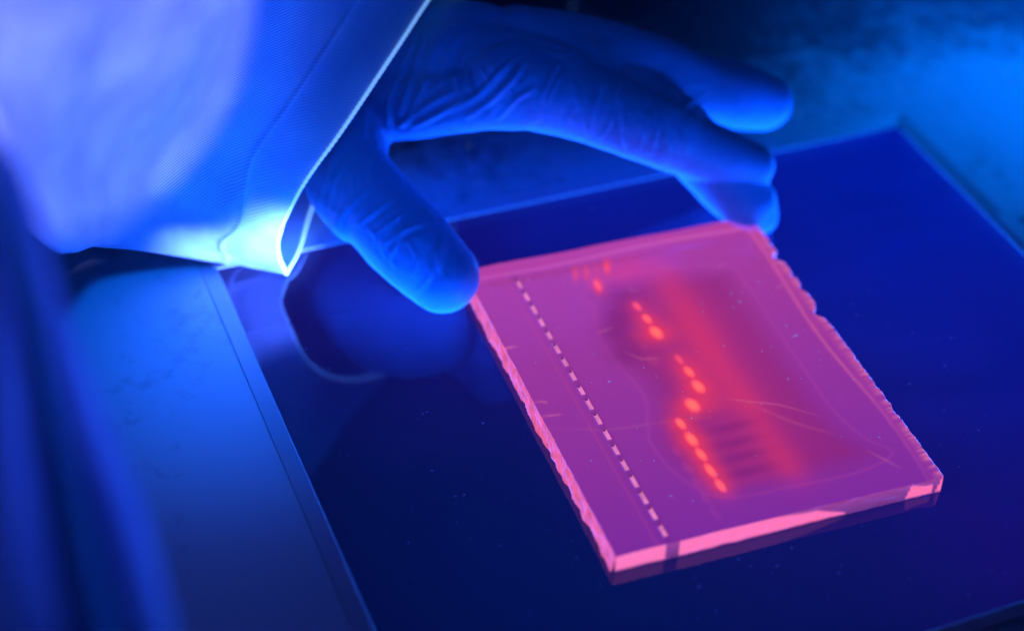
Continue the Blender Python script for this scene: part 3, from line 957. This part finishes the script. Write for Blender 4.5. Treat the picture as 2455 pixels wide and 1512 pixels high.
# ---- cloth
def make_cloth():
    m, nt, out = new_mat('white_twill')
    uv = N(nt, 'UVMap')
    b = N(nt, 'BsdfPrincipled')
    b.inputs['Base Color'].default_value = (0.8, 0.82, 0.85, 1)
    b.inputs['Roughness'].default_value = 0.85
    b.inputs['Specular IOR Level'].default_value = 0.2
    b.inputs['Sheen Weight'].default_value = 0.15
    mp = N(nt, 'Mapping'); mp.inputs['Rotation'].default_value = (0, 0, math.radians(42))
    nt.links.new(uv.outputs[0], mp.inputs[0])
    wv = N(nt, 'TexWave', wave_type='BANDS', bands_direction='Y'); wv.inputs['Scale'].default_value = 0.32; wv.inputs['Distortion'].default_value = 0.6
    wv.inputs['Detail'].default_value = 2; wv.inputs['Detail Scale'].default_value = 2.0
    nt.links.new(mp.outputs[0], wv.inputs['Vector'])
    w2 = N(nt, 'TexWave', wave_type='BANDS', bands_direction='X'); w2.inputs['Scale'].default_value = 0.55; w2.inputs['Distortion'].default_value = 0.8
    nt.links.new(mp.outputs[0], w2.inputs['Vector'])
    ad = N(nt, 'Math', operation='MULTIPLY_ADD'); ad.inputs[1].default_value = 0.35
    nt.links.new(w2.outputs['Fac'], ad.inputs[0]); nt.links.new(wv.outputs['Fac'], ad.inputs[2])
    bp = N(nt, 'Bump'); bp.inputs['Strength'].default_value = 0.8; bp.inputs['Distance'].default_value = 0.00022
    nt.links.new(ad.outputs[0], bp.inputs['Height']); nt.links.new(bp.outputs[0], b.inputs['Normal'])
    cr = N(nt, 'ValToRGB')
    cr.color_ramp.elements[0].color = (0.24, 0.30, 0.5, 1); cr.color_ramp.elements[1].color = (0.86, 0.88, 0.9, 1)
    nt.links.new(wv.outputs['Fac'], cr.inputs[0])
    pn = N(nt, 'TexNoise'); pn.inputs['Scale'].default_value = 0.045; pn.inputs['Detail'].default_value = 3  # large soft patches, highlights painted into the cloth colour
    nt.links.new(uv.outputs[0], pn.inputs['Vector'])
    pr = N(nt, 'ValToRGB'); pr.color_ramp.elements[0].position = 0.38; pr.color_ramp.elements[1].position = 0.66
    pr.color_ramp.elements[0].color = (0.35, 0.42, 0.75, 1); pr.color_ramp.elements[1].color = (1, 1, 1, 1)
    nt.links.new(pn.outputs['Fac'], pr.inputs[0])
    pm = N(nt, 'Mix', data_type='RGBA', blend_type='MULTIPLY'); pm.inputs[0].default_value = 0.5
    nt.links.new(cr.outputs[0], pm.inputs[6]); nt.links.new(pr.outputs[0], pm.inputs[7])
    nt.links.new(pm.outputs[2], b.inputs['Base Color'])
    tl = N(nt, 'BsdfTranslucent'); tl.inputs[0].default_value = (0.7, 0.8, 0.85, 1)
    mx = N(nt, 'MixShader'); mx.inputs[0].default_value = 0.38
    nt.links.new(b.outputs[0], mx.inputs[1]); nt.links.new(tl.outputs[0], mx.inputs[2])
    nt.links.new(mx.outputs[0], out.inputs[0])
    return m


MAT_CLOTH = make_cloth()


def surf(name, G, mat, thick=0.0006, closed=False, nu_=120, nv_=120, fold=0.0, fs=(12, 3, 5), seed=0.0, extra=None):
    """G rows x cols x (px,py,z) -> smooth sheet; rows go round, cols along"""
    P = np.array([[pt(*q) for q in row] for row in G])
    if closed:
        P = np.concatenate([P, P[:1]], 0)
    A = np.stack([catmull(P[i], nu_) for i in range(len(P))])          # rows x nu
    B = np.stack([catmull(A[:, j], nv_) for j in range(nu_)], 1)       # nv x nu
    Tu = np.gradient(B, axis=1); Tv = np.gradient(B, axis=0)
    Nn = np.cross(Tu, Tv); Nn /= np.linalg.norm(Nn, axis=2)[..., None] + 1e-12
    if fold:
        F_ = np.array([[noise.noise(Vector((j / nu_ * fs[1], i / nv_ * fs[0], seed))) for j in range(nu_)] for i in range(nv_)])
        ramp = np.clip(np.linspace(0, 1, nu_) * 4, 0.15, 1)[None]
        B = B + Nn * (F_ * fold * 0.001 * ramp)[..., None]
    if extra is not None:
        B = extra(B, Nn)
    arcu = np.concatenate([[0], np.cumsum(np.linalg.norm(np.diff(B[nv_ // 3], axis=0), axis=1))])
    arcv = np.concatenate([[0], np.cumsum(np.linalg.norm(np.diff(B[:, nu_ // 4], axis=0), axis=1))])
    faces_ = [(i * nu_ + j, i * nu_ + j + 1, (i + 1) * nu_ + j + 1, (i + 1) * nu_ + j) for i in range(nv_ - 1) for j in range(nu_ - 1)]
    o = mesh_obj(name, B.reshape(-1, 3), faces_, mat, None, True)
    uvl = o.data.uv_layers.new(name='UVMap')
    li = np.empty(len(o.data.loops), np.int32); o.data.loops.foreach_get('vertex_index', li)
    UVs = np.stack([arcu[li % nu_] * 1000, arcv[li // nu_] * 1000], 1).astype(np.float32)
    uvl.data.foreach_set('uv', UVs.ravel())
    if thick:
        so = o.modifiers.new('solid', 'SOLIDIFY'); so.thickness = thick; so.offset = 0
    return o, B


#            hem              seam            ...                                     out of frame at the left
G = [
    [(686, 656, 1.5), (600, 640, 2.5), (500, 620, 7), (370, 604, 16), (235, 590, 30), (150, 602, 52), (20, 500, 85), (-220, 330, 120)],
    [(668, 610, 9), (590, 590, 14), (490, 565, 20), (370, 540, 30), (240, 530, 46), (120, 520, 70), (0, 400, 100), (-240, 230, 135)],
    [(672, 558, 16), (590, 530, 26), (490, 490, 36), (370, 450, 50), (240, 420, 68), (110, 380, 92), (-20, 290, 118), (-260, 120, 150)],
    [(722, 450, 34), (640, 415, 40), (545, 370, 51), (430, 320, 66), (300, 280, 90), (150, 240, 112), (0, 170, 135), (-260, 0, 165)],
    [(820, 312, 49), (740, 270, 53), (650, 215, 64), (530, 160, 80), (400, 110, 104), (240, 70, 124), (60, 20, 145), (-240, -140, 175)],
    [(950, 118, 63), (870, 70, 67), (780, 10, 78), (660, -60, 98), (520, -110, 114), (350, -150, 132), (150, -200, 152), (-180, -320, 180)],
    [(1060, -45, 70), (990, -100, 78), (900, -160, 90), (770, -230, 102), (620, -290, 116), (440, -330, 132), (220, -400, 150), (-100, -520, 175)],
    [(1110, -60, 55), (1040, -120, 60), (950, -180, 70), (820, -250, 80), (670, -310, 95), (480, -350, 110), (260, -420, 128), (-60, -540, 150)],
    [(1040, 60, 36), (960, 20, 40), (860, -40, 48), (740, -90, 56), (600, -130, 66), (420, -160, 82), (220, -220, 100), (-80, -330, 125)],
    [(920, 225, 14), (840, 190, 17), (740, 150, 26), (620, 120, 34), (500, 90, 46), (350, 60, 60), (180, 20, 78), (-120, -80, 105)],
    [(820, 370, 11), (740, 345, 12), (640, 320, 14), (540, 300, 20), (420, 280, 30), (300, 260, 42), (140, 230, 62), (-150, 130, 90)],
    [(752, 490, 6), (670, 470, 7), (580, 450, 9), (480, 430, 14), (370, 420, 20), (250, 420, 34), (100, 380, 56), (-180, 260, 90)],
    [(716, 598, 3.5), (640, 575, 4), (550, 550, 6), (440, 530, 12), (320, 520, 20), (190, 530, 40), (50, 460, 66), (-200, 310, 102)],
]
def creases(B, Nn):
    nvv, nuu = B.shape[:2]
    d = np.zeros((nvv, nuu))
    def ridge(P, w, h):
        C = catmull(np.array([pt(*q) for q in P]), 30)
        D = np.linalg.norm(B[:, :, None, :] - C[None, None], axis=3)
        k = D.argmin(2) / 29.0; dm = D.min(2) * 1000
        return h * np.sin(np.pi * np.clip(k * .86 + .07, 0, 1)) * np.exp(-(dm / w) ** 2)
    for P, w, h in [([(690, 625, 4), (620, 600, 9), (545, 560, 16), (480, 545, 22)], 2.2, 2.2), ([(660, 640, 3), (590, 625, 5), (500, 600, 10)], 1.8, 1.6),
                    ([(640, 600, 9), (600, 610, 7), (520, 590, 11)], 1.4, -2.6), ([(560, 620, 5), (500, 585, 12), (450, 590, 12)], 2.0, 1.4),
                    ([(600, 500, 28), (640, 420, 45), (690, 350, 52)], 4, 1.2), ([(620, 380, 50), (560, 470, 35), (540, 540, 22)], 3.5, -1.6),
                    ([(800, 110, 82), (720, 200, 76), (650, 300, 66)], 7, -2.2), ([(880, 60, 74), (800, 200, 62), (740, 320, 52)], 6, 1.8),
                    ([(500, 60, 100), (420, 200, 92), (360, 350, 74)], 14, -1.3), ([(300, 40, 122), (250, 200, 108), (230, 380, 78)], 14, 1.5), ([(160, 30, 135), (120, 200, 118), (140, 400, 90)], 14, -1.3),
                    ([(720, 640 - 60, 10), (680, 500, 24), (700, 430, 34)], 2.5, 1.0)]:
        d += ridge(P, w, h)
    jj, ii = np.meshgrid(np.arange(nuu), np.arange(nvv))
    # seam groove about 19 mm behind the hem
    L = np.concatenate([np.zeros((nvv, 1)), np.cumsum(np.linalg.norm(np.diff(B, axis=1), axis=2), axis=1)], 1) * 1000
    d -= 0.75 * np.exp(-((L - 18.5) / 0.8) ** 2)
    d += 0.35 * np.exp(-((L - 15.0) / 3.0) ** 2)
    return B + Nn * (d * 0.001)[..., None]


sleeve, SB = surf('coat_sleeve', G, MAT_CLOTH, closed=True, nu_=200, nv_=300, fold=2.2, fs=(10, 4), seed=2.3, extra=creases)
pchild(sleeve)
# rolled hem along the mouth of the sleeve, with the small bumps of the weave
hem = SB[:, 0]
MAT_HEM = principled('hem_thread', (0.85, 0.9, 0.92), 0.8, bump=0.4, bump_scale=900)
hb_ = [n_ for n_ in MAT_HEM.node_tree.nodes if n_.type == 'BSDF_PRINCIPLED'][0]      # optical brightener glows
hb_.inputs['Emission Color'].default_value = (0.28, 0.65, 1.0, 1); hb_.inputs['Emission Strength'].default_value = 0.6
MAT_STITCH = principled('stitch_thread', (0.75, 0.85, 0.95), 0.8)
Lh = np.concatenate([[0], np.cumsum(np.linalg.norm(np.diff(hem, axis=0), axis=1))])
tt_ = np.linspace(0, Lh[-1], 900)
hp = np.stack([np.interp(tt_, Lh, hem[:, k]) for k in range(3)], 1)
rr = 0.00040 + 0.00022 * np.abs(np.sin(tt_ * 1000 * 1.9))
ho = tube('hem', hp, rr, MAT_HEM, None, 8)
ho.parent = sleeve
ho.matrix_parent_inverse = sleeve.matrix_parent_inverse.copy() if False else Matrix.Identity(4)
# seam stitches about 20 mm in from the hem: short threads, one joined row
Lc = np.cumsum(np.linalg.norm(np.diff(SB[40], axis=0), axis=1))
V_, F_ = [], []
sv, sf = [], []
for i in range(2, 130, 2):
    row = SB[i]; L = np.concatenate([[0], np.cumsum(np.linalg.norm(np.diff(row, axis=0), axis=1))])
    p = np.array([np.interp(0.0185, L, row[:, k]) for k in range(3)])
    sv.append(p)
sv = catmull(np.array(sv), 420)
Nrm = []
for k in range(0, 414, 6):
    a, b = sv[k], sv[k + 4]
    up = (CAM - a); up /= np.linalg.norm(up)
    sd_ = np.cross(b - a, up); sd_ /= np.linalg.norm(sd_)
    mid = (a + b) / 2 + up * 0.0006
    w_ = 0.0003
    b0 = len(V_)
    V_ += [a - up * 0.0002 - sd_ * w_, a - up * 0.0002 + sd_ * w_, b - up * 0.0002 + sd_ * w_, b - up * 0.0002 - sd_ * w_, mid - sd_ * w_ * .6, mid + sd_ * w_ * .6]
    F_ += [(b0, b0 + 1, b0 + 5, b0 + 4), (b0 + 4, b0 + 5, b0 + 2, b0 + 3), (b0, b0 + 4, b0 + 3), (b0 + 1, b0 + 2, b0 + 5)]
st = mesh_obj('stitching', V_, F_, MAT_STITCH, sleeve)
st['kind'] = 'stuff'

# ---- front of the coat hanging close to the camera at the left
G2 = [
    [(-260, -150, 190), (-150, 250, 175), (-60, 600, 165), (-40, 1000, 160), (0, 1400, 158), (60, 1800, 156)],
    [(-180, -60, 192), (-90, 300, 180), (-10, 640, 168), (20, 1000, 158), (70, 1350, 154), (160, 1800, 150)],
    [(-160, 0, 175), (-60, 330, 160), (25, 660, 146), (85, 1000, 128), (140, 1330, 126), (240, 1800, 120)],
    [(-150, 20, 166), (-50, 340, 150), (50, 660, 134), (130, 980, 118), (210, 1320, 114), (320, 1800, 108)],
    [(-120, 60, 182), (-10, 360, 168), (82, 640, 156), (180, 980, 146), (290, 1300, 142), (410, 1800, 140)],
    [(-105, 90, 178), (8, 370, 164), (105, 640, 152), (212, 980, 143), (325, 1300, 138), (450, 1800, 136)],
    [(-90, 100, 160), (20, 390, 148), (122, 660, 136), (232, 980, 126), (345, 1300, 120), (470, 1800, 118)],
]
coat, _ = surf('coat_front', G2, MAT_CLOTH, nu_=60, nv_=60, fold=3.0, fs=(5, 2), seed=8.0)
pchild(coat)
